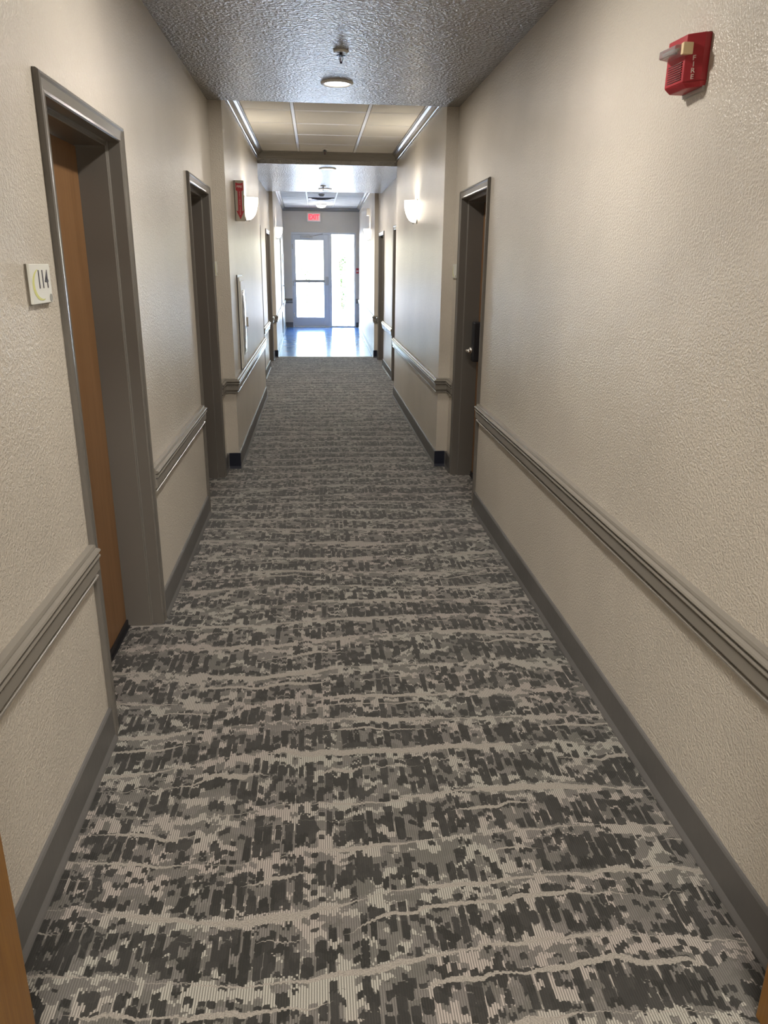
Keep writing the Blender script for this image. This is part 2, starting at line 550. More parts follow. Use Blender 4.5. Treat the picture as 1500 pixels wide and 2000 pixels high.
# ------------------------------------------------------------------ trim: chair rails, baseboards, crown
R0 = 0.608
RAIL = [(0, R0), (0.015, R0), (0.021, R0 + 0.005), (0.021, R0 + 0.011), (0.012, R0 + 0.016), (0.012, R0 + 0.021), (0.024, R0 + 0.026),
        (0.026, R0 + 0.030), (0.026, R0 + 0.064), (0.020, R0 + 0.067), (0.020, R0 + 0.070), (0.031, R0 + 0.073), (0.034, R0 + 0.078), (0.032, R0 + 0.083), (0.021, R0 + 0.086), (0.021, R0 + 0.089),
        (0.033, R0 + 0.092), (0.036, R0 + 0.097), (0.033, R0 + 0.102), (0.021, R0 + 0.104), (0.021, R0 + 0.108), (0.018, R0 + 0.115), (0, R0 + 0.117)]
BASEP = [(0, 0), (0.022, 0), (0.020, 0.006), (0.012, 0.020), (0.011, 0.118), (0.007, 0.124), (0, 0.125)]


def segs(doors, ya, yb):
    out = []; y = ya
    for (c, t) in sorted(doors):
        if c < ya or c > yb: continue
        out.append((y, c - DW)); y = c + DW
    out.append((y, yb))
    return out


ntrim = [2]
def rail(path, side, lab):
    o = MB().sweep(RAIL, path, side).build('trim_%d' % ntrim[0], TRIMH); ntrim[0] += 1
    tag(o, lab, None, None, 'structure')
def baseb(path, side, sd, lab):
    o = MB().sweep(BASEP, path, side).build('baseboard_' + sd, BASE)
    tag(o, lab, None, None, 'structure')


for side, sd, xw, xn, xv, doors in ((-1, 'left', XL, XL2, XLW, DOORS_L), (1, 'right', XR, XR2, XRW, DOORS_R)):
    s = side                                   # travelling +y, the room is on the right of the left wall
    s1 = segs(doors, Y0, Y1)
    s2 = segs(doors, Y2, Y3)
    e = 0.0
    paths = []
    for (a, b) in s1[:-1]: paths.append([(xw, a), (xw, b)])
    paths.append([(xw, s1[-1][0]), (xw, Y1), (xn, Y1), (xn, Y2), (xv, Y2), (xv, s2[0][1])])
    for (a, b) in s2[1:-1]: paths.append([(xv, a), (xv, b)])
    paths.append([(xv, s2[-1][0]), (xv, Y3), (vest_x(side, Y3), Y3), (vest_x(side, 17.2), 17.2)] if side < 0 else
                 [(xv, s2[-1][0]), (xv, Y3), (vest_x(side, Y3), Y3), (vest_x(side, Y4), Y4), (EX1 + 0.005, Y4)])
    if side < 0: paths.append([(vest_x(side, 18.2), 18.2), (vest_x(side, Y4), Y4), (EX0 - 0.005, Y4)])
    for k, pth in enumerate(paths):
        L = ['nearest', 'second', 'third', 'fourth', 'fifth', 'sixth'][k]
        rail(pth, -1 if side < 0 else 1, 'taupe moulded chair rail on the %s wall, %s stretch from the camera' % (sd, L))
        baseb(pth, -1 if side < 0 else 1, sd, 'grey vinyl baseboard on the %s wall, %s stretch from the camera' % (sd, L))


NAVY = mat('navy_vinyl', (0.010, 0.013, 0.028), 0.35)
for sd, xa, xb_, yy, lab in (('left', XL + 0.02, XL2 + 0.013, Y1, 'dark navy baseboard piece on the left wall step nearest the camera'), ('right', XR2 - 0.013, XR - 0.02, Y1, 'dark navy baseboard piece on the right wall step nearest the camera'),
                         ('left', XLW + 0.01, -0.69 + 0.013, Y3, 'dark navy baseboard piece on the left step before the vestibule'), ('right', 1.02 - 0.013, XRW - 0.01, Y3, 'dark navy baseboard piece on the right step before the vestibule')):
    pr = [(yy, 0.0), (yy - 0.026, 0.0), (yy - 0.024, 0.008), (yy - 0.0145, 0.022), (yy - 0.0145, 0.127), (yy, 0.128)]
    o = MB().hexa([(xa, y, z) for y, z in pr], [(xb_, y, z) for y, z in pr]).build('baseboard_' + sd, NAVY)
    tag(o, lab, None, None, 'structure')


def crown_prof(z, s=1.0):
    return [(0, z), (0, z - 0.105 * s), (0.010, z - 0.105 * s), (0.013, z - 0.092 * s), (0.020, z - 0.088 * s), (0.026, z - 0.066 * s), (0.042, z - 0.042 * s),
            (0.062, z - 0.028 * s), (0.066, z - 0.020 * s), (0.078, z - 0.018 * s), (0.080, z)]


def crown(path, z, lab):
    o = MB().sweep([(o_ * 0.85, z_) for o_, z_ in crown_prof(z, 0.82)], path, -1).build('trim_%d' % ntrim[0], TRIMH); ntrim[0] += 1
    tag(o, lab, None, None, 'structure')


crown([(XL2, Y1 + 0.0), (XL2, Y2)], TZ, 'crown moulding along the left wall under the nearer tile ceiling')
crown([(XL2, Y2), (XR2, Y2)], TZ, 'taupe crown moulding across the beam beyond the nearer tile ceiling')
crown([(XR2, Y2), (XR2, Y1)], TZ, 'crown moulding along the right wall under the nearer tile ceiling')
VA = [(vest_x(-1, Y3), Y3), (vest_x(-1, Y4), Y4), (vest_x(1, Y4), Y4), (vest_x(1, Y3), Y3)]
crown(VA[:2], VZ, 'crown moulding along the left wall of the vestibule')
crown(VA[1:3], VZ, 'taupe crown moulding across the wall above the exit sign')
crown(VA[2:], VZ, 'crown moulding along the right wall of the vestibule')


# ------------------------------------------------------------------ guest room doors (local: x along wall, y out of the wall, z up)
def frame_sweep(prof, hw, top):
    """U-shaped frame; prof = closed list of (inset from outer edge, y)"""
    mb = MB(); n = len(prof); vs = []; fs = []
    st = [(-1, 0), (-1, 1), (1, 1), (1, 0)]
    for (sx, up) in st:
        for (i, y) in prof:
            vs.append((sx * (hw - i), y, (top - i) if up else 0.0))
    for k in range(3):
        for j in range(n):
            fs.append((k * n + j, k * n + (j + 1) % n, (k + 1) * n + (j + 1) % n, (k + 1) * n + j))
    fs.append(tuple(range(n))); fs.append(tuple(range(3 * n, 4 * n))[::-1])
    return mb.add(vs, fs)


def make_door(name, top, out=0.0):
    root = thing(name, (0, 0, 0))
    cas = [(0, 0), (0, 0.010), (0.004, 0.016), (0.012, 0.018), (0.018, 0.014), (0.044, 0.011), (0.052, 0.012), (0.056, 0.008), (0.056, 0.0), (0.030, 0.0)]
    frame_sweep(cas, DW, top).build('casing', TRIM, root)
    jam = [(0.030, 0.0), (0.056, 0.0), (0.056, -0.036), (0.060, -0.040), (0.070, -0.040), (0.073, -0.043), (0.073, -0.150), (0.073, -0.195), (0.030, -0.195)]
    frame_sweep(jam, DW, top).build('jamb', TRIM, root)
    hw = DW - 0.076
    leaf = MB().box(-hw, hw, -0.192, -0.150, 0.022, top - 0.076).build('door_leaf', DOORWOOD, root, bevel=0.002)
    MB().box(-hw, hw, -0.150, -0.142, 0.004, 0.034).build('door_sweep', BLACK, root)
    MB().box(-hw - 0.01, hw + 0.01, -0.196, -0.135, 0.0, 0.006).build('threshold', BLACK, root)
    lx = hw - 0.075
    lock = MB().box(lx - 0.033, lx + 0.033, -0.150, -0.092, 0.90, 1.19).build('card_lock', DARKP, root, bevel=0.012)
    MB().tube([(lx, -0.10, 0.985), (lx, -0.060 - out, 0.985), (lx - 0.02, -0.050 - out, 0.985), (lx - 0.12 + out * 2, -0.050 - out, 0.985)], 0.013).build('lever', CHROME, lock, smooth=True)
    if not out: MB().lathe([(0.0, -0.072), (0.020, -0.073), (0.024, -0.080), (0.024, -0.094)], 18, 'y', (lx, 0, 0.985)).build('rose', CHROME, lock, smooth=True)
    MB().lathe([(0.0, -0.1475), (0.009, -0.1475), (0.011, -0.15)], 12, 'y', (0, 0, 1.5)).build('peephole', CHROME, root)
    return root


dl = [('oak veneer door with taupe frame beside the number 114 plate', 'left'),
      ('recessed taupe door frame just before the left wall steps in', 'left'),
      ('farther left door opening just past the extinguisher stretch', 'left'),
      ('farthest left door before the vestibule step', 'left')]
dr = ['right wall door with black card lock and chrome lever', 'farther right door just past the sconce stretch', 'farthest right door before the vestibule step']
nd = 1
near = make_door('door_1', 2.066, 0.03); near.location = (XL, DOORS_L[0][0], 0); near.rotation_euler.z = -PI / 2
tag(near, dl[0][0], None, None, 'structure')
std = make_door('door_2', 2.085); std.location = (XL, DOORS_L[1][0], 0); std.rotation_euler.z = -PI / 2
tag(std, dl[1][0], None, None, 'structure')
nd = 3
for k in (2, 3):
    o = copy_tree(std); o.name = 'door_%d' % nd; nd += 1
    o.location = (XLW, DOORS_L[k][0], 0); o.rotation_euler.z = -PI / 2; o['label'] = dl[k][0]
for k in range(3):
    o = copy_tree(std); o.name = 'door_%d' % nd; nd += 1
    o.location = (XR if k == 0 else XRW, DOORS_R[k][0], 0); o.rotation_euler.z = PI / 2; o['label'] = dr[k]

# oak lined doorway nearest the camera
root = thing('door_%d' % nd, (0, Y0 - 0.08, 0), 0, 'varnished oak doorway frame at the bottom corners of the view', None, None, 'structure'); nd += 1
for nm, x0, x1 in (('jamb', PX0 - 0.02, PX0), ('jamb', PX1, PX1 + 0.02)):
    MB().box(x0, x1, -0.085, 0.085, 0, PZ + 0.02).build(nm, OAK, root, bevel=0.002)
MB().box(PX0 - 0.02, PX1 + 0.02, -0.085, 0.085, PZ, PZ + 0.02).build('head_jamb', OAK, root)
for s, x in ((-1, PX0 - 0.006), (1, PX1 + 0.006)):
    MB().box(x, x + s * 0.06, -0.098, -0.080, 0, PZ + 0.066).build('casing', OAK, root, bevel=0.004)
MB().box(PX0 - 0.066, PX1 + 0.066, -0.098, -0.080, PZ + 0.006, PZ + 0.066).build('head_casing', OAK, root, bevel=0.004)

# ------------------------------------------------------------------ glazed exit
root = thing('door_%d' % nd, (0, Y4 + 0.05, 0), 0, 'aluminium framed glass exit door with push bar at the corridor end', None, None, 'structure'); nd += 1
LX0, LX1 = -0.565, 0.345           # leaf
FZ = EZ
fr = MB()
fr.box(EX0, LX0 - 0.004, -0.05, 0.06, 0, FZ); fr.box(LX1 + 0.004, 0.425, -0.05, 0.06, 0, FZ)
fr.box(LX0 - 0.004, LX1 + 0.004, -0.05, 0.06, 2.295, FZ)
fr.box(LX0 - 0.004, LX0 + 0.016, 0.004, 0.06, 0, 2.295); fr.box(LX1 - 0.016, LX1 + 0.004, 0.004, 0.06, 0, 2.295); fr.box(LX0, LX1, 0.004, 0.06, 2.27, 2.295); fr.box(LX0, LX1, 0.004, 0.06, 0.0, 0.03)
fr.build('door_frame', ALU, root, bevel=0.003)
lf = MB()
GX0, GX1, GZ0, GZ1 = -0.498, 0.215, 0.25, 2.155
lf.box(LX0, GX0, -0.045, 0.0, 0.012, 2.29); lf.box(GX1, LX1, -0.045, 0.0, 0.012, 2.29)
lf.box(GX0, GX1, -0.045, 0.0, 0.012, GZ0); lf.box(GX0, GX1, -0.045, 0.0, GZ1, 2.29)
leaf = lf.build('door_leaf', ALU, root, bevel=0.003)
MB().box(GX0, GX1, -0.026, -0.020, GZ0, GZ1).build('pane', GLASS, leaf)
MB().box(LX0, LX1, -0.047, 0.002, 0.012, 0.03).build('kick_edge', CHROME, leaf)
pb = MB().box(-0.52, 0.30, -0.095, -0.065, 1.125, 1.195).build('push_bar', STEEL, root, bevel=0.008)
MB().box(0.245, 0.335, -0.105, -0.045, 1.06, 1.27).build('latch_case', STEEL, pb, bevel=0.01)
MB().box(-0.545, -0.505, -0.10, -0.045, 1.13, 1.19).build('end_bracket', STEEL, pb, bevel=0.006)
cl = MB().box(-0.36, -0.06, -0.105, -0.045, 2.20, 2.262).build('door_closer', STEEL, root, bevel=0.008)
MB().tube([(-0.12, -0.11, 2.235), (0.05, -0.23, 2.275), (0.20, -0.055, 2.31)], 0.009).build('closer_arm', STEEL, cl)
for z in (0.3, 1.1, 2.0):
    MB().lathe([(0.0, z - 0.06), (0.011, z - 0.06), (0.011, z + 0.06), (0.0, z + 0.06)], 10, 'z', (LX0 - 0.002, -0.055, 0)).build('hinge', CHROME, root)
MB().box(LX0, LX1, -0.05, 0.06, -0.002, 0.010).build('threshold', ALU, root)

root = thing('window_1', (0, Y4 + 0.05, 0), 0, 'tall clear sidelight right of the glass exit door', None, None, 'structure')
fr = MB()
fr.box(1.005, EX1, -0.05, 0.06, 0, FZ); fr.box(0.425, 1.005, -0.05, 0.06, 2.305, FZ); fr.box(0.425, 1.005, -0.05, 0.06, 0, 0.03)
fr.build('window_frame', ALU, root, bevel=0.003)
MB().box(0.425, 1.005, -0.003, 0.003, 0.03, 2.305).build('pane', GLASS, root)

# side door in the vestibule's left wall
yv = 17.7
ang = math.atan2(-0.11, Y4 - Y3)
root = thing('door_%d' % nd, (vest_x(-1, yv), yv, 0), -PI / 2 - ang * 1.0, 'closed pale door in the left wall of the vestibule', None, None, 'structure'); nd += 1
PALEDOOR = mat('pale_door_paint', (0.5, 0.48, 0.45), 0.35)
cas = [(0, -0.01), (0, 0.012), (0.006, 0.018), (0.05, 0.014), (0.056, 0.010), (0.056, -0.01)]
frame_sweep(cas, 0.48, 2.09).build('casing', PALEDOOR, root)
MB().box(-0.42, 0.42, -0.012, 0.007, 0.012, 2.03).build('door_leaf', PALEDOOR, root)
MB().tube([(-0.36, 0.005, 1.10), (-0.36, 0.055, 1.10), (-0.34, 0.062, 1.10), (-0.25, 0.062, 1.10)], 0.010).build('lever', CHROME, root, smooth=True)


# ------------------------------------------------------------------ ceiling things
def can_light(loc, label, power=CAN_POWER):
    t = thing('recessed_ceiling_light', loc, 0, label, 'ceiling light', 'recessed corridor downlights')
    MB().lathe([(0.078, 0.0), (0.078, -0.004), (0.082, -0.011), (0.094, -0.010), (0.102, -0.004), (0.103, 0.0)], 40).build('trim_ring', WHITE, t, smooth=True)
    MB().lathe([(0.0, -0.004), (0.05, -0.0035), (0.079, -0.001)], 40).build('lens', LENS, t, smooth=True)
    L = bpy.data.lights.new('downlight_lamp', 'AREA'); L.shape = 'DISK'; L.size = 0.15; L.energy = power; L.color = CAN_COLOR
    lo = bpy.data.objects.new('downlight_lamp', L); COL.objects.link(lo); lo.parent = t; lo.location = (0, 0, -0.013)
    return t


can_light((0.156, 5.33, CZ), 'round recessed downlight beyond the nearest sprinkler, before the tile ceiling', 13)
can_light((0.156, 2.75, CZ), 'round recessed downlight in the textured ceiling above the 114 door', 24)
can_light((0.168, 9.80, CZ), 'round recessed downlight just past the beam', 28)
can_light((0.168, 12.35, CZ), 'round recessed downlight before the vestibule step', 28)
def troffer(loc, label, power):
    t = thing('troffer_light', loc, 0, label, 'ceiling light', 'troffers behind the camera')
    fr = MB(); fr.box(-0.62, 0.62, -0.32, -0.30, -0.02, 0.0); fr.box(-0.62, 0.62, 0.30, 0.32, -0.02, 0.0); fr.box(-0.62, -0.60, -0.30, 0.30, -0.02, 0.0); fr.box(0.60, 0.62, -0.30, 0.30, -0.02, 0.0)
    fr.build('frame', WHITE, t)
    MB().box(-0.60, 0.60, -0.30, 0.30, -0.006, 0.0).build('diffuser', LENS, t)
    L = bpy.data.lights.new('troffer_lamp', 'AREA'); L.shape = 'RECTANGLE'; L.size = 1.18; L.size_y = 0.58; L.energy = power; L.color = CAN_COLOR
    lo = bpy.data.objects.new('troffer_lamp', L); COL.objects.link(lo); lo.parent = t; lo.location = (0, 0, -0.021)


troffer((0.2, -0.55, 2.75), 'rectangular ceiling light just behind the camera', LOBBY_POWER)
troffer((0.2, -1.9, 2.75), 'rectangular ceiling light at the back of the room behind the camera', LOBBY_POWER)


def sprinkler(loc, label):
    t = thing('sprinkler_head', loc, 0, label, 'sprinkler', 'ceiling sprinkler heads')
    MB().lathe([(0.0, -0.0005), (0.040, 0.0), (0.042, -0.004), (0.034, -0.009), (0.016, -0.011), (0.014, -0.006), (0.0, -0.006)], 28).build('escutcheon', WHITE, t, smooth=True)
    MB().lathe([(0.007, -0.006), (0.008, -0.020), (0.005, -0.022), (0.0, -0.022)], 14).build('body', BACKLITM, t, smooth=True)
    MB().lathe([(0.0, -0.021), (0.024, -0.022), (0.024, -0.0255), (0.0, -0.027)], 20).build('deflector', BACKLITM, t)
    for s in (-1, 1):
        MB().tube([(s * 0.008, 0, -0.024), (s * 0.010, 0, -0.036), (s * 0.007, 0, -0.050), (s * 0.001, 0, -0.058)], 0.002, 8).build('frame_arm', BACKLITM, t, smooth=True)
    MB().tube([(0, 0, -0.024), (0, 0, -0.056)], 0.003, 8).build('bulb', DKRED, t, smooth=True)
    MB().lathe([(0.0, -0.055), (0.006, -0.056), (0.006, -0.061), (0.0, -0.063)], 12).build('tip', BACKLITM, t)
    return t


sprinkler((0.157, 4.58, CZ), 'small sprinkler head on the textured ceiling nearest the camera')
sprinkler((0.128, 9.15, TZ - 0.002), 'sprinkler head under the nearer tile ceiling by the beam')
sprinkler((0.135, 11.9, CZ), 'sprinkler head on the farther textured ceiling')

# smoke detector
t = thing('smoke_detector', (0.150, 16.5, VZ - 0.002), 0, 'round smoke detector on the vestibule tile ceiling', 'smoke detector')
MB().lathe([(0.0, 0.0), (0.062, 0.0), (0.064, -0.012), (0.058, -0.020), (0.050, -0.022), (0.048, -0.034), (0.036, -0.046), (0.0, -0.050)], 28).build('housing', STEEL, t, smooth=True)
MB().lathe([(0.0485, -0.024), (0.0495, -0.026), (0.0495, -0.030), (0.048, -0.032)], 28).build('sensing_slot', DARKP, t)

# air diffuser
t = thing('air_vent', (0.155, 17.6, VZ - 0.002), 0, 'square grey air diffuser in the vestibule ceiling', 'air vent')
for k, (a, zz) in enumerate(((0.28, 0.0), (0.21, -0.012), (0.14, -0.022), (0.07, -0.030))):
    m = MB()
    b = a - 0.055
    if b < 0.03:
        m.box(-a, a, -a, a, zz - 0.006, zz)
        m.build('centre_plate', VENTM, t)
    else:
        lo = zz - 0.016; hi = zz
        for q in range(4):
            R_ = Matrix.Rotation(q * PI / 2, 3, 'Z')
            pts = [(-a, -a, lo), (a, -a, lo), (b, -b, hi), (-b, -b, hi)]
            p1 = [R_ @ Vector(p) for p in pts]; p2 = [p + Vector((0, 0, 0.004)) for p in p1]
            m.hexa(p1, p2)
        m.build('louvre_ring', VENTM, t)
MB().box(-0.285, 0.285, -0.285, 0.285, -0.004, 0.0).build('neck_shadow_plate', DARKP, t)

# small dome light in the vestibule
t = thing('dome_light', (0.165, 19.1, VZ - 0.002), 0, 'small glowing dome light on the vestibule ceiling near the exit', 'ceiling light')
MB().lathe([(0.0, 0.0), (0.13, 0.0), (0.132, -0.012), (0.125, -0.02), (0.0, -0.02)], 28).build('base', WHITE, t, smooth=True)
L = bpy.data.lights.new('dome_lamp', 'POINT'); L.energy = 6.0; L.color = (1.0, 0.95, 0.9); L.shadow_soft_size = 0.08
lo = bpy.data.objects.new('dome_lamp', L); COL.objects.link(lo); lo.parent = t; lo.location = (0, 0, -0.18)
MB().lathe([(0.118, -0.019), (0.112, -0.045), (0.085, -0.07), (0.045, -0.083), (0.0, -0.087)], 28).build('dome', LENS, t, smooth=True)


# ------------------------------------------------------------------ wall sconces
def sconce(loc, rz, label):
    t = thing('wall_sconce', loc, rz, label, 'wall lamp', 'opal glass wall sconces')
    bp = MB()
    prof = [(-0.055, 0.0), (0.055, 0.0), (0.055, 0.20), (0.035, 0.225), (-0.035, 0.225), (-0.055, 0.20)]
    prof = [(-0.045, -0.012), (0.045, -0.012), (0.058, 0.02), (0.058, 0.19), (0.045, 0.205), (-0.045, 0.205), (-0.058, 0.19), (-0.058, 0.02)]
    bp.hexa([(x, 0.0, z) for x, z in prof], [(x * 0.96, 0.012, z * 0.97 + 0.003) for x, z in prof])
    bp.build('backplate', STEEL, t)
    # half cup, narrower at the bottom, open at the top
    rows = [(0.000, 0.018, 0.014), (0.004, 0.040, 0.040), (0.018, 0.058, 0.060), (0.045, 0.074, 0.080), (0.085, 0.087, 0.096), (0.130, 0.096, 0.106), (0.170, 0.099, 0.109), (0.190, 0.099, 0.109)]
    n = 20; vs = []; fs = []
    for (z, rx, ry) in rows:
        for k in range(n + 1):
            a = PI * k / n
            vs.append((rx * math.cos(a), 0.012 + ry * math.sin(a), z))
    for i in range(len(rows) - 1):
        for k in range(n):
            fs.append((i * (n + 1) + k, i * (n + 1) + k + 1, (i + 1) * (n + 1) + k + 1, (i + 1) * (n + 1) + k))
    fs.append(tuple(range(n + 1)))
    m = MB().add(vs, fs)
    sh = m.build('shade', SHADE, t, smooth=True)
    so = sh.modifiers.new('thick', 'SOLIDIFY'); so.thickness = 0.004; so.offset = -1
    rim = [(0.102 * math.cos(PI * k / 20), 0.012 + 0.112 * math.sin(PI * k / 20), 0.186) for k in range(-0, 21)]
    MB().tube([rim[0], (0.06, 0.012, 0.186)], 0.004, 8).build('rim_clip', STEEL, t)
    MB().tube([rim[-1], (-0.06, 0.012, 0.186)], 0.004, 8).build('rim_clip', STEEL, t)
    MB().lathe([(0.0, -0.016), (0.012, -0.010), (0.014, 0.0), (0.010, 0.006)], 14, 'z', (0, 0.03, 0)).build('finial', STEEL, t, smooth=True)
    bl = MB().lathe([(0.0, 0.04), (0.015, 0.045), (0.022, 0.065), (0.020, 0.085), (0.009, 0.105), (0.0, 0.108)], 14, 'z', (0, 0.055, 0)).build('bulb', LENS, t, smooth=True)
    L = bpy.data.lights.new('sconce_lamp', 'POINT'); L.energy = SCONCE_POWER; L.color = SCONCE_COLOR; L.shadow_soft_size = 0.02
    lo = bpy.data.objects.new('sconce_lamp', L); COL.objects.link(lo); lo.parent = t; lo.location = (0, 0.06, 0.145)
    return t


SZ = 1.965
sconce((XL2, 7.55, SZ), -PI / 2, 'lit opal wall sconce on the left wall behind the red arrow sign')
sconce((XR2, 7.55, SZ), PI / 2, 'lit opal wall sconce on the right wall of the nearer tile-ceiling stretch')
sconce((vest_x(-1, 14.9), 14.9, 2.03), -PI / 2, 'lit opal wall sconce on the left wall of the vestibule')
sconce((vest_x(1, 15.1), 15.1, 2.03), PI / 2, 'lit opal wall sconce on the right wall of the vestibule')


# ------------------------------------------------------------------ wall things
def arc_strip(cx, cz, r0, r1, a0, a1, y, n=24, taper=True):
    vs = []; fs = []
    for k in range(n + 1):
        u = k / n; a = a0 + (a1 - a0) * u
        w = (r1 - r0) * (math.sin(PI * u) * 0.85 + 0.15 if taper else 1)
        for r in (r0 + (r1 - r0 - w) * 0.5, r0 + (r1 - r0 - w) * 0.5 + w):
            vs.append((cx + r * math.cos(a), y, cz + r * math.sin(a)))
    for k in range(n):
        fs.append((2 * k, 2 * k + 1, 2 * k + 3, 2 * k + 2))
    return vs, fs


def room_plate(loc, rz, label, number):
    """local: the reader's left is +x"""
    t = thing('room_number_plate', loc, rz, label, 'sign', 'room number plates')
    MB().box(-0.076, 0.076, 0, 0.005, -0.051, 0.051).build('back_plate', SIGNBACK, t)
    MB().box(-0.076, 0.076, 0.005, 0.012, -0.049, 0.051).build('face', SIGNW, t, bevel=0.0015)
    if number:
        ob = text('numerals', number, 0.066, INK, t, (-0.014, 0.0122, 0.010), (-1, 0, 0), (0, 0, 1), 0.0006, bold=0.0006, sx=0.86)
    vs, fs = arc_strip(0.0, 0.0, 0.052, 0.067, math.radians(-105), math.radians(70), 0.0126)
    vs = [(x * 1.0, y, z * 0.66) for x, y, z in vs]
    m = MB().add(vs, fs)
    o = m.build('yellow_arc', YEL, t)
    so = o.modifiers.new('thick', 'SOLIDIFY'); so.thickness = 0.0006
    MB().lathe([(0.0, 0.0132), (0.010, 0.0132), (0.010, 0.012)], 18, 'y', (-0.062, 0, -0.036)).build('badge', GREYINK, t)
    return t


room_plate((XL, 2.145, 1.522), -PI / 2, 'white plate reading 114 beside the nearest door', '114')
room_plate((XL, 5.86, 1.54), -PI / 2, 'white room plate on the left wall just before the step', None)
room_plate((XR, 5.86, 1.54), PI / 2, 'white room plate beside the right door with the card lock', None)

# fire alarm horn strobe (local: x along wall towards +Y, y out of wall)
t = thing('fire_alarm', (XR, 2.25, 2.045), PI / 2, 'red horn strobe marked FIRE high on the right wall', 'fire alarm')
W0, W1, HH = -0.062, 0.066, 0.128
# cross-section in (x, y): shallow near side, steep lettered bevel, ridge, broad grille face
sec = [(W0, 0.0), (W0, 0.018), (W0 + 0.030, 0.054), (W1 - 0.004, 0.062), (W1, 0.052), (W1, 0.0)]
secb = [(W0 + 0.005, 0.0), (W0 + 0.005, 0.014), (W0 + 0.032, 0.040), (W1 - 0.006, 0.046), (W1 - 0.004, 0.040), (W1 - 0.004, 0.0)]
m = MB()
m.hexa([(x, y, 0.014) for x, y in sec], [(x, y, HH) for x, y in sec])
m.hexa([(x, y, 0.0) for x, y in secb], [(x, y, 0.014) for x, y in sec])
m.build('housing', RED, t, bevel=0.002)
MB().box(W0 + 0.004, W1 - 0.004, -0.001, 0.008, -0.010, HH + 0.002).build('mounting_plate', STEEL, t)
fd = Vector((W1 - 0.004 - W0 - 0.030, 0.008, 0)).normalized(); fn = Vector((-fd.y, fd.x, 0))
for k in range(8):
    z = 0.022 + k * 0.0058
    p0 = Vector((W0 + 0.040, 0.0567, 0)); p1 = Vector((W1 - 0.016, 0.0612, 0))
    q = [p0 - fn * 0.002, p1 - fn * 0.002, p1 + fn * 0.0006, p0 + fn * 0.0006]
    MB().hexa([(v.x, v.y, z) for v in q], [(v.x, v.y, z + 0.0026) for v in q]).build('grille_slot', DKRED, t)
xb = Vector((0.030, 0.036, 0)).normalized(); nb = Vector((-xb.y, xb.x, 0))
cx = Vector((W0 + 0.0145, 0.0356, 0))
for k, ch in enumerate('FIRE'):
    text('letter', ch, 0.0165, PALE, t, cx + nb * 0.0008 + Vector((0, 0, 0.069 - k * 0.0150)), xb * -1, (0, 0, 1), 0.0005, bold=0.0003, sx=1.1)
MB().box(W0 + 0.016, W0 + 0.032, 0.040, 0.068, 0.078, 0.107).build('strobe_reflector', CREAM, t, bevel=0.002)
MB().hexa([(W0 + 0.033, 0.050, 0.080), (W1 - 0.006, 0.058, 0.080), (W1 - 0.012, 0.092, 0.084), (W0 + 0.036, 0.082, 0.084)],
          [(W0 + 0.033, 0.050, 0.108), (W1 - 0.006, 0.058, 0.108), (W1 - 0.012, 0.092, 0.104), (W0 + 0.036, 0.082, 0.104)]).build('strobe_lens', CLEAR, t, bevel=0.004)
MB().tube([(W0 + 0.045, 0.070, 0.094), (W1 - 0.020, 0.074, 0.094)], 0.004, 8).build('flash_tube', CHROME, t)

# flag sign: FIRE EXTINGUISHER arrow, standing out from the left wall (local x = away from the wall, faces -Y)
t = thing('extinguisher_arrow_sign', (XL2, 6.60, 1.905), 0, 'red downward arrow sign standing out from the left wall', 'sign')
MB().box(0.0, 0.078, 0.0, 0.003, 0.0, 0.305).build('plate', TANPLATE, t)
MB().box(0.0, 0.004, 0.0, 0.03, 0.0, 0.305).build('wall_flange', TANPLATE, t)
cxm = 0.042; KS = 0.88
arrow = [(cxm - 0.034, 0.330), (cxm - 0.012, 0.322), (cxm + 0.012, 0.322), (cxm + 0.034, 0.330), (cxm + 0.034, 0.265), (cxm + 0.018, 0.255), (cxm + 0.018, 0.085), (cxm + 0.036, 0.092), (cxm, 0.014), (cxm - 0.036, 0.092), (cxm - 0.018, 0.085), (cxm - 0.018, 0.255), (cxm - 0.034, 0.265)]
arrow = [(cxm + (x - cxm) * KS, z * KS) for x, z in arrow]
MB().hexa([(x, -0.0016, z) for x, z in arrow], [(x, 0.0, z) for x, z in arrow]).build('arrow', RED, t)
text('letters', 'FIRE', 0.023, PALE, t, (cxm, -0.002, 0.294 * KS), (1, 0, 0), (0, 0, 1), 0.0005, bold=0.0003)
for k, ch in enumerate('EXTINGUISHER'):
    text('letters', ch, 0.0145, PALE, t, (cxm, -0.002, (0.246 - k * 0.0168) * KS), (1, 0, 0), (0, 0, 1), 0.0005)

# fire extinguisher cabinet
t = thing('extinguisher_cabinet', (XL2, 6.67, 0.735), -PI / 2, 'white extinguisher cabinet with clear bulging front on the left wall', 'cabinet')
MB().box(-0.19, 0.19, -0.01, 0.018, 0.0, 0.735).build('trim_frame', WHITE, t, bevel=0.003)
MB().box(-0.215, 0.215, 0.0, 0.006, -0.02, 0.755).build('shadow_flange', DARKP, t)  # dark colour stands in for the shadow along the cabinet's near edge
d = MB().box(-0.165, 0.165, 0.018, 0.026, 0.03, 0.705).build('cabinet_door', WHITE, t, bevel=0.003)
vs = []; fs = []; nn = 14; mm = 10
for i in range(mm + 1):
    for k in range(nn + 1):
        u = k / nn * 2 - 1; v = i / mm
        bul = 0.013 * max(0.0, 1 - abs(u) ** 3) * max(0.0, 1 - abs(v * 2 - 1) ** 5)
        vs.append((u * 0.12, 0.026 + bul, 0.10 + v * 0.53))
for i in range(mm):
    for k in range(nn):
        fs.append((i * (nn + 1) + k, i * (nn + 1) + k + 1, (i + 1) * (nn + 1) + k + 1, (i + 1) * (nn + 1) + k))
b = MB().add(vs, fs).build('clear_bubble', CLEAR, d, smooth=True)
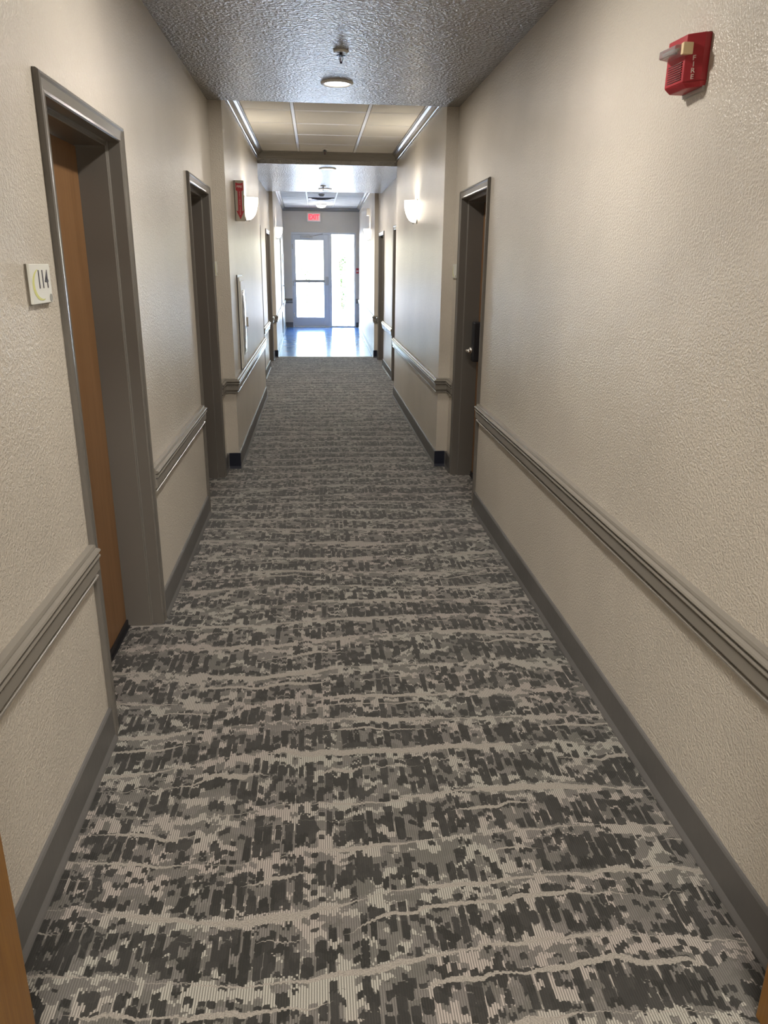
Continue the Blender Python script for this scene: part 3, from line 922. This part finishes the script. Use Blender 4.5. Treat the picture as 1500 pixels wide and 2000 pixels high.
so = b.modifiers.new('thick', 'SOLIDIFY'); so.thickness = 0.003
MB().box(-0.155, -0.135, 0.026, 0.05, 0.32, 0.40).build('pull_handle', CHROME, d, bevel=0.003)

# exit sign
t = thing('exit_sign', (-0.012, Y4, 2.60), PI, 'lit red EXIT sign on the wall above the glass door', 'exit sign')
MB().box(-0.168, 0.168, 0.0, 0.045, 0.0, 0.205).build('housing', WHITE, t, bevel=0.006)
MB().box(-0.152, 0.152, 0.045, 0.048, 0.016, 0.189).build('face', EXITFACE, t)
text('letters', 'EXIT', 0.165, EXITRED, t, (0.0, 0.0490, 0.103), (-1, 0, 0), (0, 0, 1), 0.001, bold=0.006, sx=0.80)

# pull station by the exit
t = thing('fire_pull_station', (1.088, Y4, 1.36), PI, 'small red pull station right of the sidelight', 'fire alarm')
MB().box(-0.036, 0.036, 0.0, 0.035, 0.0, 0.13).build('housing', RED, t, bevel=0.004)
MB().box(-0.028, 0.028, 0.035, 0.046, 0.045, 0.075).build('pull_handle', PALE, t, bevel=0.003)

# small wall horn above the right vestibule sconce
t = thing('wall_speaker', (vest_x(1, 15.4), 15.4, 2.47), PI / 2, 'small grey box on the right vestibule wall above the sconce', 'alarm')
MB().box(-0.06, 0.06, 0.0, 0.055, 0.0, 0.13).build('housing', STEEL, t, bevel=0.006)
for k in range(5):
    MB().box(-0.045, 0.045, 0.055, 0.057, 0.02 + k * 0.02, 0.03 + k * 0.02).build('grille_slot', DARKP, t)

# white notice on the left vestibule wall
t = thing('wall_notice', (vest_x(-1, 18.9), 18.9, 1.60), -PI / 2, 'white framed notice on the left vestibule wall by the exit', 'sign')
MB().box(-0.13, 0.13, 0.0, 0.02, 0.0, 0.2).build('frame', WHITE, t, bevel=0.003)
MB().box(-0.115, 0.115, 0.020, 0.0215, 0.015, 0.185).build('sheet', SIGNW, t)

# ------------------------------------------------------------------ outdoors beyond the exit
g = MB().box(-40, 40, Y4 + 0.16, 80, -0.30, -0.03)
tag(g.build('ground', CONC), 'sunlit pale concrete outside the exit', None, None, 'structure')


def shrub(name, loc, h, spread, n, label, seed):
    rng = random.Random(seed)
    t = thing(name, loc, 0, label, 'shrub')
    st = MB(); lv = MB()
    for k in range(5):
        a = rng.uniform(0, 2 * PI); r = rng.uniform(0.1, 0.6) * spread
        st.tube([(0, 0, 0), (r * 0.4 * math.cos(a), r * 0.4 * math.sin(a), h * 0.5), (r * math.cos(a), r * math.sin(a), h * 0.92)], 0.012, 6)
    st.build('stem', BARK, t)
    for k in range(n):
        u = rng.random(); z = h * (0.12 + 0.88 * u)
        a = rng.uniform(0, 2 * PI); r = spread * math.sqrt(rng.random()) * (0.5 + math.sin(PI * u) * 0.6)
        p = Vector((r * math.cos(a), r * math.sin(a), z))
        d = Vector((math.cos(a), math.sin(a), rng.uniform(-0.3, 0.9))).normalized()
        s_ = d.cross(Vector((0, 0, 1))).normalized(); L = rng.uniform(0.05, 0.1); w_ = L * 0.32
        up = s_.cross(d) * 0.006
        lv.add([p, p + d * L * 0.5 + s_ * w_ + up, p + d * L, p + d * L * 0.5 - s_ * w_ + up], [(0, 1, 2), (0, 2, 3)])
    f = lv.build('foliage', LEAF, t); f['kind'] = 'stuff'
    return t


shrub('garden_shrub', (0.82, 24.5, -0.03), 1.9, 0.24, 700, 'slim green shrub seen through the sidelight', 3)
shrub('garden_shrub', (-0.35, 30.0, -0.03), 1.6, 0.5, 600, 'low pale shrub far behind the glass door pane', 5)
